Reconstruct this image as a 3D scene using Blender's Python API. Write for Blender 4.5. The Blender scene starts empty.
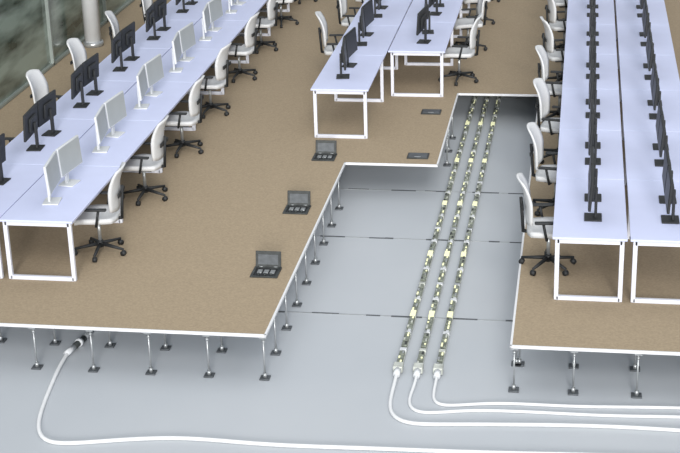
import bpy, bmesh, math, random
from mathutils import Vector, Matrix
random.seed(4)
scene=bpy.context.scene
scene.view_settings.view_transform='Standard'
Z0=0.5           # carpet level above the concrete subfloor
DT=Z0+0.70       # desk top level
PITCH=1.77

# ---------------------------------------------------------------- materials
def mat(name,col,rough=.5,metal=0,emit=None,es=0,noise=None,bump=0,bscale=200):
    m=bpy.data.materials.new(name); m.use_nodes=True
    nt=m.node_tree; b=nt.nodes['Principled BSDF']
    b.inputs['Base Color'].default_value=(*col,1); b.inputs['Roughness'].default_value=rough
    b.inputs['Metallic'].default_value=metal
    if emit: 
        b.inputs['Emission Color'].default_value=(*emit,1); b.inputs['Emission Strength'].default_value=es
    tc=nt.nodes.new('ShaderNodeTexCoord')
    if noise:
        n=nt.nodes.new('ShaderNodeTexNoise'); n.inputs['Scale'].default_value=noise[0]; n.inputs['Detail'].default_value=4
        r=nt.nodes.new('ShaderNodeValToRGB')
        k=noise[1]
        r.color_ramp.elements[0].position=.3; r.color_ramp.elements[1].position=.7
        r.color_ramp.elements[0].color=(*[c*(1-k) for c in col],1); r.color_ramp.elements[1].color=(*[min(1,c*(1+k)) for c in col],1)
        nt.links.new(tc.outputs['Object'],n.inputs['Vector']); nt.links.new(n.outputs['Fac'],r.inputs['Fac']); nt.links.new(r.outputs['Color'],b.inputs['Base Color'])
    if bump:
        n2=nt.nodes.new('ShaderNodeTexNoise'); n2.inputs['Scale'].default_value=bscale
        bp=nt.nodes.new('ShaderNodeBump'); bp.inputs['Strength'].default_value=bump
        nt.links.new(tc.outputs['Object'],n2.inputs['Vector']); nt.links.new(n2.outputs['Fac'],bp.inputs['Height']); nt.links.new(bp.outputs['Normal'],b.inputs['Normal'])
    return m
M_carpet=mat('carpet',(.35,.275,.185),.95,noise=(45,.12),bump=.25,bscale=300)
M_under=mat('panel_underside',(.80,.82,.84),.6,noise=(10,.03))
M_trim=mat('edge_trim',(.75,.76,.78),.5,noise=(20,.03))
M_desk=mat('desk_laminate',(.62,.665,.89),.5,noise=(3,.02))
M_deskedge=mat('desk_frame_white',(.74,.76,.84),.4,noise=(5,.02))
M_white=mat('chair_white',(.66,.67,.68),.6,noise=(90,.06))
M_black=mat('black_plastic',(.015,.017,.019),.6,noise=(30,.2))
M_screen=mat('screen_dark',(.010,.013,.016),.45,noise=(4,.2))
M_lscreen=mat('screen_light',(.43,.46,.47),.45,noise=(3,.06))
M_silver=mat('silver_plastic',(.66,.68,.70),.4,noise=(8,.03))
M_steel=mat('steel',(.45,.47,.48),.35,.6,noise=(20,.1))
M_dark=mat('dark_metal',(.045,.05,.05),.5,.3,noise=(20,.3))
M_ped=mat('pedestal_base',(.10,.11,.12),.5,.3,noise=(20,.2))
M_grey=mat('track_grey',(.20,.22,.18),.45,.2,noise=(14,.5))
M_track=mat('track_light',(.58,.60,.55),.4,.2,noise=(9,.3))
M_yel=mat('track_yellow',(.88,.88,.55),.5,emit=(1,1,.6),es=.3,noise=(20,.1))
M_cable=mat('white_cable',(.78,.79,.80),.7,noise=(10,.03))
M_wall=mat('wall_paint',(.5,.5,.48),.8,noise=(3,.05))
M_mull=mat('mullion',(.30,.34,.32),.4,.3,noise=(10,.08))

def slab_mat():
    m=bpy.data.materials.new('subfloor_concrete'); m.use_nodes=True
    nt=m.node_tree; b=nt.nodes['Principled BSDF']; L=nt.links
    tc=nt.nodes.new('ShaderNodeTexCoord'); 
    n=nt.nodes.new('ShaderNodeTexNoise'); n.inputs['Scale'].default_value=.4; n.inputs['Detail'].default_value=4
    r=nt.nodes.new('ShaderNodeValToRGB')
    r.color_ramp.elements[0].position=.3; r.color_ramp.elements[1].position=.7
    r.color_ramp.elements[0].color=(.46,.49,.525,1); r.color_ramp.elements[1].color=(.51,.535,.565,1)
    L.new(tc.outputs['Object'],n.inputs['Vector']); L.new(n.outputs['Fac'],r.inputs['Fac'])
    L.new(r.outputs['Color'],b.inputs['Base Color']); b.inputs['Roughness'].default_value=.5
    return m
M_slab=slab_mat()

def glass_mat():
    m=bpy.data.materials.new('facade_glass'); m.use_nodes=True
    nt=m.node_tree; b=nt.nodes['Principled BSDF']; L=nt.links
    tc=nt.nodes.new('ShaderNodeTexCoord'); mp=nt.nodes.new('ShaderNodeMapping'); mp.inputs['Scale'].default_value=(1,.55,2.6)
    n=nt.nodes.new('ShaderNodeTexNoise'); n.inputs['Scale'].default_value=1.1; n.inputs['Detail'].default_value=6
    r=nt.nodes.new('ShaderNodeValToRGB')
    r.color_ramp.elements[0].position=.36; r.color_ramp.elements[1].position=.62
    r.color_ramp.elements[0].color=(.05,.065,.05,1); r.color_ramp.elements[1].color=(.30,.36,.31,1)  # opaque pane: outside view and reflections painted as mottled base colour
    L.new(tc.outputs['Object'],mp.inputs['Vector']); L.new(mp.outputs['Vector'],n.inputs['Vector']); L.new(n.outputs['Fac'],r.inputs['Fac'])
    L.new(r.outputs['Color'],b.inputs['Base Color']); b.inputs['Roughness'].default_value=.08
    return m
M_glass=glass_mat()

# ---------------------------------------------------------------- mesh builder
class MB:
    def __init__(s): s.bm=bmesh.new(); s.mats=[]
    def mi(s,m):
        if m not in s.mats: s.mats.append(m)
        return s.mats.index(m)
    def _fin(s,verts,m,smooth=False):
        i=s.mi(m); vs=set(verts)
        for f in set(f for v in verts for f in v.link_faces):
            f.material_index=i; f.smooth=smooth
    def box(s,c,size,m,rot=None,bevel=0,seg=2):
        M=Matrix.Translation(Vector(c))
        if rot is not None: M=M@rot.to_4x4()
        M=M@Matrix.Diagonal((*size,1))
        r=bmesh.ops.create_cube(s.bm,size=1,matrix=M); vs=r['verts']
        s._fin(vs,m)
        if bevel:
            es=list(set(e for v in vs for e in v.link_edges))
            r=bmesh.ops.bevel(s.bm,geom=es,offset=bevel,segments=seg,affect='EDGES',profile=.5)
            i=s.mi(m)
            for f in r['faces']: f.material_index=i; f.smooth=True
    def cyl(s,p0,p1,r0,m,r1=None,seg=10,smooth=True):
        p0=Vector(p0);p1=Vector(p1); d=p1-p0
        q=d.to_track_quat('Z','Y').to_matrix().to_4x4()
        M=Matrix.Translation((p0+p1)/2)@q
        r=bmesh.ops.create_cone(s.bm,cap_ends=True,segments=seg,radius1=r0,radius2=r0 if r1 is None else r1,depth=d.length,matrix=M)
        s._fin(r['verts'],m,smooth)
    def sheet(s,fn,nu,nv,th,m):
        """closed curved slab; fn(u,v)->(pos,normal)"""
        A=[];B=[]
        for i in range(nu+1):
            ra=[];rb=[]
            for j in range(nv+1):
                p,n=fn(i/nu,j/nv)
                ra.append(s.bm.verts.new(p+n*th/2)); rb.append(s.bm.verts.new(p-n*th/2))
            A.append(ra);B.append(rb)
        k=s.mi(m); fs=[]
        for i in range(nu):
            for j in range(nv):
                fs.append(s.bm.faces.new((A[i][j],A[i+1][j],A[i+1][j+1],A[i][j+1])))
                fs.append(s.bm.faces.new((B[i][j],B[i][j+1],B[i+1][j+1],B[i+1][j])))
        for i in range(nu):
            fs.append(s.bm.faces.new((A[i][0],B[i][0],B[i+1][0],A[i+1][0])))
            fs.append(s.bm.faces.new((A[i][nv],A[i+1][nv],B[i+1][nv],B[i][nv])))
        for j in range(nv):
            fs.append(s.bm.faces.new((A[0][j],A[0][j+1],B[0][j+1],B[0][j])))
            fs.append(s.bm.faces.new((A[nu][j],B[nu][j],B[nu][j+1],A[nu][j+1])))
        for f in fs: f.material_index=k; f.smooth=True
    def mesh(s,name):
        bmesh.ops.recalc_face_normals(s.bm,faces=s.bm.faces)
        me=bpy.data.meshes.new(name); s.bm.to_mesh(me); s.bm.free()
        for m in s.mats: me.materials.append(m)
        return me
def put(name,me,loc=(0,0,0),rz=0):
    o=bpy.data.objects.new(name,me); bpy.context.collection.objects.link(o)
    o.location=loc; o.rotation_euler=(0,0,rz); return o

# ---------------------------------------------------------------- floors
b=MB(); b.box((1,6,-.05),(20,30,.1),M_slab); put('floor',b.mesh('floor'))
# expansion joints between the slab bays, slightly broken dark sealant lines
b=MB()
for y in (1.62,3.85,5.55):
    x=-.5
    while x<2.9:
        l=random.uniform(.08,.35)
        b.box((x+l/2,y+random.uniform(-.006,.006),.003),(l,.018+random.random()*.014,.006),M_ped)
        x+=l+random.choice([.0,.12,.3,.4])
    b.box((1.2,y,.0015),(3.6,.018,.003),M_steel)
put('floor_joint_strips',b.mesh('floor_joint_strips'))

out=[(-5.6,0),(0,0),(0,5.18),(1.2,5.18),(1.2,8.42),(2.4,8.42),(2.4,0),(9,0),(9,20.5),(-5.6,20.5)]
bm=bmesh.new()
vs=[bm.verts.new((x,y,Z0)) for x,y in out]; f=bm.faces.new(vs)
r=bmesh.ops.extrude_face_region(bm,geom=[f]); 
bmesh.ops.translate(bm,vec=(0,0,-.025),verts=[v for v in r['geom'] if isinstance(v,bmesh.types.BMVert)])
bmesh.ops.recalc_face_normals(bm,faces=bm.faces)
for f in bm.faces:
    if f.normal.z<-.5: f.material_index=1
me=bpy.data.meshes.new('raised_floor'); bm.to_mesh(me); bm.free(); me.materials.append(M_carpet); me.materials.append(M_under)
put('raised_floor',me)
for i in range(7):
    (x0,y0),(x1,y1)=out[i],out[i+1]
    b=MB(); c=((x0+x1)/2,(y0+y1)/2,Z0-.011)
    if x0==x1: b.box(c,(.022,abs(y1-y0)+.022,.032),M_trim,bevel=.004)
    else: b.box(c,(abs(x1-x0)+.022,.022,.032),M_trim,bevel=.004)
    put('trim_%d'%(i+1),b.mesh('trim'))

# pedestals under the raised floor
b=MB()
def ped(x,y):
    b.box((x,y,.008),(.10,.10,.016),M_ped,bevel=.004)
    b.cyl((x,y,.016),(x,y,.06),.020,M_steel,seg=8)
    b.cyl((x,y,.06),(x,y,.44),.0095,M_steel,seg=8)
    b.cyl((x,y,.40),(x,y,.42),.018,M_steel,seg=6)
    b.box((x,y,.458),(.07,.07,.012),M_steel)
pos=set()
for i in range(-8,1):
    for j in range(0,2): pos.add((i*.6,j*.6 if j else .04))
for i in range(4,13):
    for j in range(0,2): pos.add((i*.6+(.03 if i==4 else 0),j*.6 if j else .04))
for j in range(2,9): pos.add((0,j*.6))
for j in range(1,14): pos.add((2.46,j*.6))
for i in (1,2): pos.add((i*.6,6.6))
for j in (12,13): pos.add((1.17,j*.6))
for p in sorted(pos): ped(p[0]-(.03 if p[0]==0 else 0),p[1])
put('floor_pedestals',b.mesh('floor_pedestals'))

# ---------------------------------------------------------------- busbar tracks & cables
def track(x0,x1,y0,y1,seed):
    b=MB(); n=int((y1-y0)/.105); dy=(y1-y0)/n
    rnd=random.Random(seed)
    ang=math.atan2(x1-x0,y1-y0); R=Matrix.Rotation(-ang,3,'Z')
    def P(y): return x0+(x1-x0)*(y-y0)/(y1-y0)
    b.box(((x0+x1)/2,(y0+y1)/2,.02),(.062,y1-y0,.03),M_track,rot=R)
    for k in range(n):
        y=y0+(k+.5)*dy
        if k%4==3:
            b.box((P(y),y,.045),(.070,dy*.55,.03),rnd.choice([M_track,M_silver,M_steel]),rot=R,bevel=.006)
            if k%16==11: b.box((P(y),y,.066),(.056,dy*1.3,.016),M_yel,rot=R)
            elif k%8==7: b.box((P(y)+.01,y,.064),(.03,dy*.6,.01),M_silver,rot=R)
        else:
            b.box((P(y),y,.05),(.056,dy*.84,.035),M_grey,rot=R,bevel=.006)
            b.box((P(y)+rnd.choice([-.013,.013]),y,.070),(.018,dy*rnd.uniform(.2,.7),.008),rnd.choice([M_track,M_dark,M_steel,M_yel,M_yel]),rot=R)
    b.box((P(y0),y0-.03,.045),(.10,.12,.07),M_track,bevel=.01)
    b.cyl((P(y0),y0-.20,.045),(P(y0),y0-.08,.045),.034,M_silver,seg=14)
    return b.mesh('track')
for i,(x0,x1) in enumerate(((1.27,1.37),(1.47,1.56),(1.67,1.74))):
    put('underfloor_busbar_track',track(x0,x1,.36,10.4,i),(0,0,0))

def cable(name,pts,r=.02):
    cu=bpy.data.curves.new(name,'CURVE'); cu.dimensions='3D'; cu.bevel_depth=r; cu.bevel_resolution=4; cu.use_fill_caps=True; cu.resolution_u=10
    sp=cu.splines.new('NURBS'); sp.points.add(len(pts)-1)
    for p,q in zip(sp.points,pts): p.co=(q[0],q[1],q[2] if len(q)>2 else r,1)
    sp.order_u=4; sp.use_endpoint_u=True
    cu.materials.append(M_cable)
    o=bpy.data.objects.new(name,cu); bpy.context.collection.objects.link(o); return o
cable('white_power_cable',[(1.27,.20,.045),(1.27,.0,.03),(1.26,-.3),(1.30,-.60),(1.48,-.78),(1.9,-.72),(2.6,-.66),(3.3,-.60),(4.2,-.62),(6,-.7)],.018)
cable('white_power_cable',[(1.47,.20,.045),(1.47,.0,.03),(1.44,-.2),(1.46,-.45),(1.62,-.56),(2.0,-.42),(2.7,-.40),(3.4,-.42),(4.2,-.33),(6,-.3)],.015)
cable('white_power_cable',[(1.67,.20,.045),(1.67,.0,.03),(1.66,-.2),(1.72,-.36),(1.9,-.36),(2.3,-.24),(3.0,-.27),(3.6,-.2),(4.4,-.16),(6,-.1)],.015)
cable('white_power_cable',[(-2.16,.32,.05),(-2.17,.1,.03),(-2.13,-.25),(-2.06,-.75),(-1.97,-1.2),(-1.78,-1.5),(-1.4,-1.42),(-.6,-1.2),(.2,-1.3),(1.2,-1.24),(2.4,-1.22),(4,-1.08),(6,-1.1)],.019)
# inline connector of the left cable, continuing under the raised floor
b=MB(); 
b.cyl((-2.17,.28,.05),(-2.14,.44,.05),.030,M_silver,seg=14)
b.cyl((-2.14,.44,.05),(-2.10,.66,.05),.034,M_dark,seg=14)
b.cyl((-2.10,.66,.05),(-2.08,.86,.05),.03,M_steel,seg=14)
b.cyl((-2.125,.53,.05),(-2.115,.58,.05),.045,M_silver,seg=14)
b.cyl((-2.08,.86,.05),(-1.95,1.9,.05),.024,M_cable,seg=10)
put('cable_connector',b.mesh('cable_connector'))

# ---------------------------------------------------------------- benches
def bench(w,n):
    """long bench desk, top from x=0..w, y=0..n*PITCH, z=0 at carpet"""
    b=MB(); L=n*PITCH; H=DT-Z0
    for k in range(n):
        b.box((w/2,(k+.5)*PITCH,H-.0125),(w,PITCH-.004,.025),M_desk,bevel=.004)
    b.box((.06,L/2,H-.05),(.04,L-.1,.05),M_deskedge); b.box((w-.06,L/2,H-.05),(.04,L-.1,.05),M_deskedge)
    for k in range(n+1):
        y=min(max(k*PITCH,.05),L-.05); t=.045
        for x in (.05,w-.05): b.box((x,y,(H-.025)/2),(t,t,H-.03),M_deskedge,bevel=.005)
        b.box((w/2,y,t/2),(w-.1,t,t),M_deskedge,bevel=.005)
        b.box((w/2,y,H-.05),(w-.1,t,t),M_deskedge)
    return b.mesh('bench')
benches=[(-3.07,-2.26,1.07,9),(-3.90,-3.085,1.07,9),(-.60,.185,6.15,6),(.20,1.03,8.18,5),(2.75,3.49,1.07,9),(3.52,4.30,1.07,9)]
for x0,x1,y0,n in benches: put('bench_desk',bench(x1-x0,n),(x0,y0,Z0))

# ---------------------------------------------------------------- monitors
def monitor(front,body,stand):
    b=MB(); W,H=.54,.33; zc=.33
    T=Matrix.Rotation(math.radians(-4),3,'Y')
    b.box((0,0,zc),(.028,W,H),body,rot=T,bevel=.006)
    b.box((.0145,0,zc+.001),(.004,W-.03,H-.03),front,rot=T)
    b.box((-.025,0,zc-.01),(.03,.26,.18),body,rot=T,bevel=.012)
    b.box((-.055,0,.17),(.03,.06,.32),stand,bevel=.006)
    b.box((-.03,0,.008),(.18,.22,.016),stand,bevel=.006)
    return b.mesh('monitor')
MDARK=monitor(M_screen,M_black,M_black); MLIGHT=monitor(M_lscreen,M_silver,M_silver)
def monrow(x,y0,n,me,flip,ang=-7):
    for k in range(n):
        y=y0+k*PITCH
        for s in (-1,1):
            put('computer_monitor',me,(x+.0,y+s*.29,DT),(math.pi if flip else 0)+s*math.radians(ang)*(-1 if flip else 1))
monrow(-2.64,1.93,9,MLIGHT,False)
monrow(-3.52,1.93,9,MDARK,True,4)
monrow(-.22,7.05,6,MDARK,False)
monrow(.64,9.0,5,MDARK,True)
monrow(3.12,1.93,9,MDARK,True,0)
monrow(3.90,1.93,9,MDARK,True,0)

# ---------------------------------------------------------------- chairs  (faces +x locally: front of seat is +x, back at -x)
def chair():
    b=MB()
    for k in range(5):
        a=k*2*math.pi/5+.3; d=Vector((math.cos(a),math.sin(a),0))
        p1=d*.29; 
        b.cyl(d*.02+Vector((0,0,.11)),p1+Vector((0,0,.075)),.024,M_black,r1=.015,seg=8)
        s=Vector((-d.y,d.x,0))
        b.cyl(p1+Vector((0,0,.03))-s*.022,p1+Vector((0,0,.03))+s*.022,.03,M_black,seg=12)
        b.cyl(p1+Vector((0,0,.03)),p1+Vector((0,0,.085)),.01,M_black,seg=6)
    b.cyl((0,0,.07),(0,0,.15),.036,M_black,seg=12)
    b.cyl((0,0,.15),(0,0,.38),.02,M_steel,seg=10)
    b.box((0,0,.39),(.26,.20,.045),M_black,bevel=.012)
    # seat
    def seat(u,v):
        x=(u-.5)*2; y=(v-.5)*2
        X=x*math.sqrt(1-.28*y*y); Y=y*math.sqrt(1-.28*x*x)
        z=.455-.02*(1-Y*Y)-.035*max(0,X)**3
        return Vector((X*.245+.01,Y*.245,z)),Vector((0,0,1))
    b.sheet(seat,10,10,.055,M_white)
    # back
    def back(u,v):
        y=(u-.5)*2; z=(v-.5)*2
        Y=y*math.sqrt(1-.22*z*z)*(1-.10*max(0,z)); Zz=z*math.sqrt(1-.22*y*y)
        px=-.255-.02*Zz-.07*max(0,Zz)**2+.055*Y*Y
        return Vector((px,Y*.225,.78+Zz*.26)),Vector((1,-.3*Y,.1)).normalized()
    b.sheet(back,10,10,.022,M_white)
    # spine & lumbar bar
    b.cyl((-.08,0,.39),(-.27,0,.42),.02,M_black); b.cyl((-.27,0,.41),(-.30,0,.80),.018,M_black)
    b.box((-.285,0,.72),(.02,.30,.05),M_black,bevel=.008)
    # arms
    for s in (-1,1):
        b.cyl((-.02,s*.12,.40),(-.04,s*.275,.42),.014,M_black,seg=8)
        b.cyl((-.04,s*.275,.41),(-.08,s*.275,.60),.015,M_black,seg=8)
        b.box((-.05,s*.275,.61),(.24,.06,.025),M_black,bevel=.01)
    return b.mesh('chair')
CH=chair()
def chairrow(x,y0,n,faceleft):
    for k in range(n):
        a=(math.pi if faceleft else 0)+random.uniform(-.25,.25)
        put('office_chair',CH,(x+random.uniform(-.03,.03),y0+k*PITCH+random.uniform(-.05,.05),Z0),a)
chairrow(-2.25,1.96,9,True)
chairrow(-4.00,2.02,9,False)
chairrow(-.68,9.15,4,False)
chairrow(1.18,9.15,4,True)
chairrow(2.72,1.95,9,False)

# ---------------------------------------------------------------- floor boxes
def fbox(opened):
    b=MB()
    if opened:
        for s in (-1,1):
            b.box((s*.135,0,.008),(.03,.28,.016),M_dark,bevel=.003); b.box((0,s*.125,.008),(.24,.03,.016),M_dark,bevel=.003)
        b.box((0,0,.003),(.24,.22,.004),M_black)
        for s in(-.07,0,.07):
            b.box((s,.02,.008),(.05,.09,.008),M_steel,bevel=.002); b.cyl((s,-.07,.004),(s,-.07,.02),.016,M_dark)
        R=Matrix.Rotation(math.radians(-12),3,'X')
        b.box((0,.155,.095),(.28,.014,.18),M_dark,rot=R,bevel=.004)
        b.box((0,.145,.095),(.22,.006,.11),M_ped,rot=R)
        for s in (-.08,.08): b.cyl((s-.02,.135,.012),(s+.02,.135,.012),.01,M_steel)
    else:
        b.box((0,0,.008),(.28,.22,.014),M_dark,bevel=.004); b.box((0,0,.017),(.24,.18,.006),M_ped,bevel=.002)
        b.box((0,-.07,.021),(.08,.02,.004),M_steel)
    return b.mesh('floor_box')
FO=fbox(True); FC=fbox(False)
for x,y in ((-.30,5.36),(-.31,3.42),(-.30,1.52)): put('floor_socket_box',FO,(x,y,Z0))
for x,y in ((.90,7.45),(.92,5.50)): put('floor_socket_box',FC,(x,y,Z0))

# ---------------------------------------------------------------- walls
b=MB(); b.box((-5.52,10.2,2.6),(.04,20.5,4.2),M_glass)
for k in range(0,8):
    b.box((-5.48,.9+k*2.9,2.6),(.07,.045,4.2),M_mull)
for z in (.53,2.4,4.65): b.box((-5.48,10.2,z),(.07,20.5,.04),M_mull)
put('window_1',b.mesh('window_1'))
b=MB(); b.box((1.7,20.6,2.6),(14.6,.15,5.2),M_wall); put('wall_back',b.mesh('wall_back'))
b=MB(); b.cyl((-5.2,10.9,Z0),(-5.2,10.9,4.7),.14,M_silver,seg=28); b.cyl((-5.2,10.9,Z0),(-5.2,10.9,Z0+.08),.17,M_steel,seg=28)
put('structural_column',b.mesh('structural_column'))

# ---------------------------------------------------------------- light
w=bpy.data.worlds.new('World'); scene.world=w; w.use_nodes=True
w.node_tree.nodes['Background'].inputs[0].default_value=(.88,.94,1,1); w.node_tree.nodes['Background'].inputs[1].default_value=.62
def sun_fill(loc_dir,e,ang,col):
    l=bpy.data.lights.new('sun_fill','SUN'); l.energy=e; l.angle=math.radians(ang); l.color=col
    o=bpy.data.objects.new('sun_fill_light',l); bpy.context.collection.objects.link(o)
    o.rotation_euler=Vector(loc_dir).to_track_quat('Z','Y').to_euler(); o.location=(0,-5,9)
sun_fill((.25,-1,.85),.8,20,(1,.97,.93))
sun_fill((.16,-1,.26),2.6,12,(1,.98,.95))  # added low fill from the camera side, brightens the slab under the carpet
l=bpy.data.lights.new('overhead_fill','AREA'); l.energy=230; l.shape='RECTANGLE'; l.size=9; l.size_y=9  # added soft overhead fill, no real fixture; leaves the near carpet brighter
o=bpy.data.objects.new('overhead_fill_light',l); bpy.context.collection.objects.link(o); o.location=(1,1,8)

# ---------------------------------------------------------------- camera
X=(.9876,.0310,-.1536); Y=(.1542,-.3651,.9181); Z=(-.0276,-.9305,-.3654)
right=Vector((X[0],Y[0],Z[0])).normalized(); fwd=Vector((X[2],Y[2],Z[2])).normalized()
up=right.cross(fwd).normalized(); right=fwd.cross(up).normalized()
R=Matrix((right,up,-fwd)).transposed()
cd=bpy.data.cameras.new('camera'); cd.sensor_width=36; cd.lens=1500/680*36; cd.clip_end=200
co=bpy.data.objects.new('camera',cd); bpy.context.collection.objects.link(co)
co.matrix_world=Matrix.Translation((2.952,-13.0,6.843))@R.to_4x4()
scene.camera=co
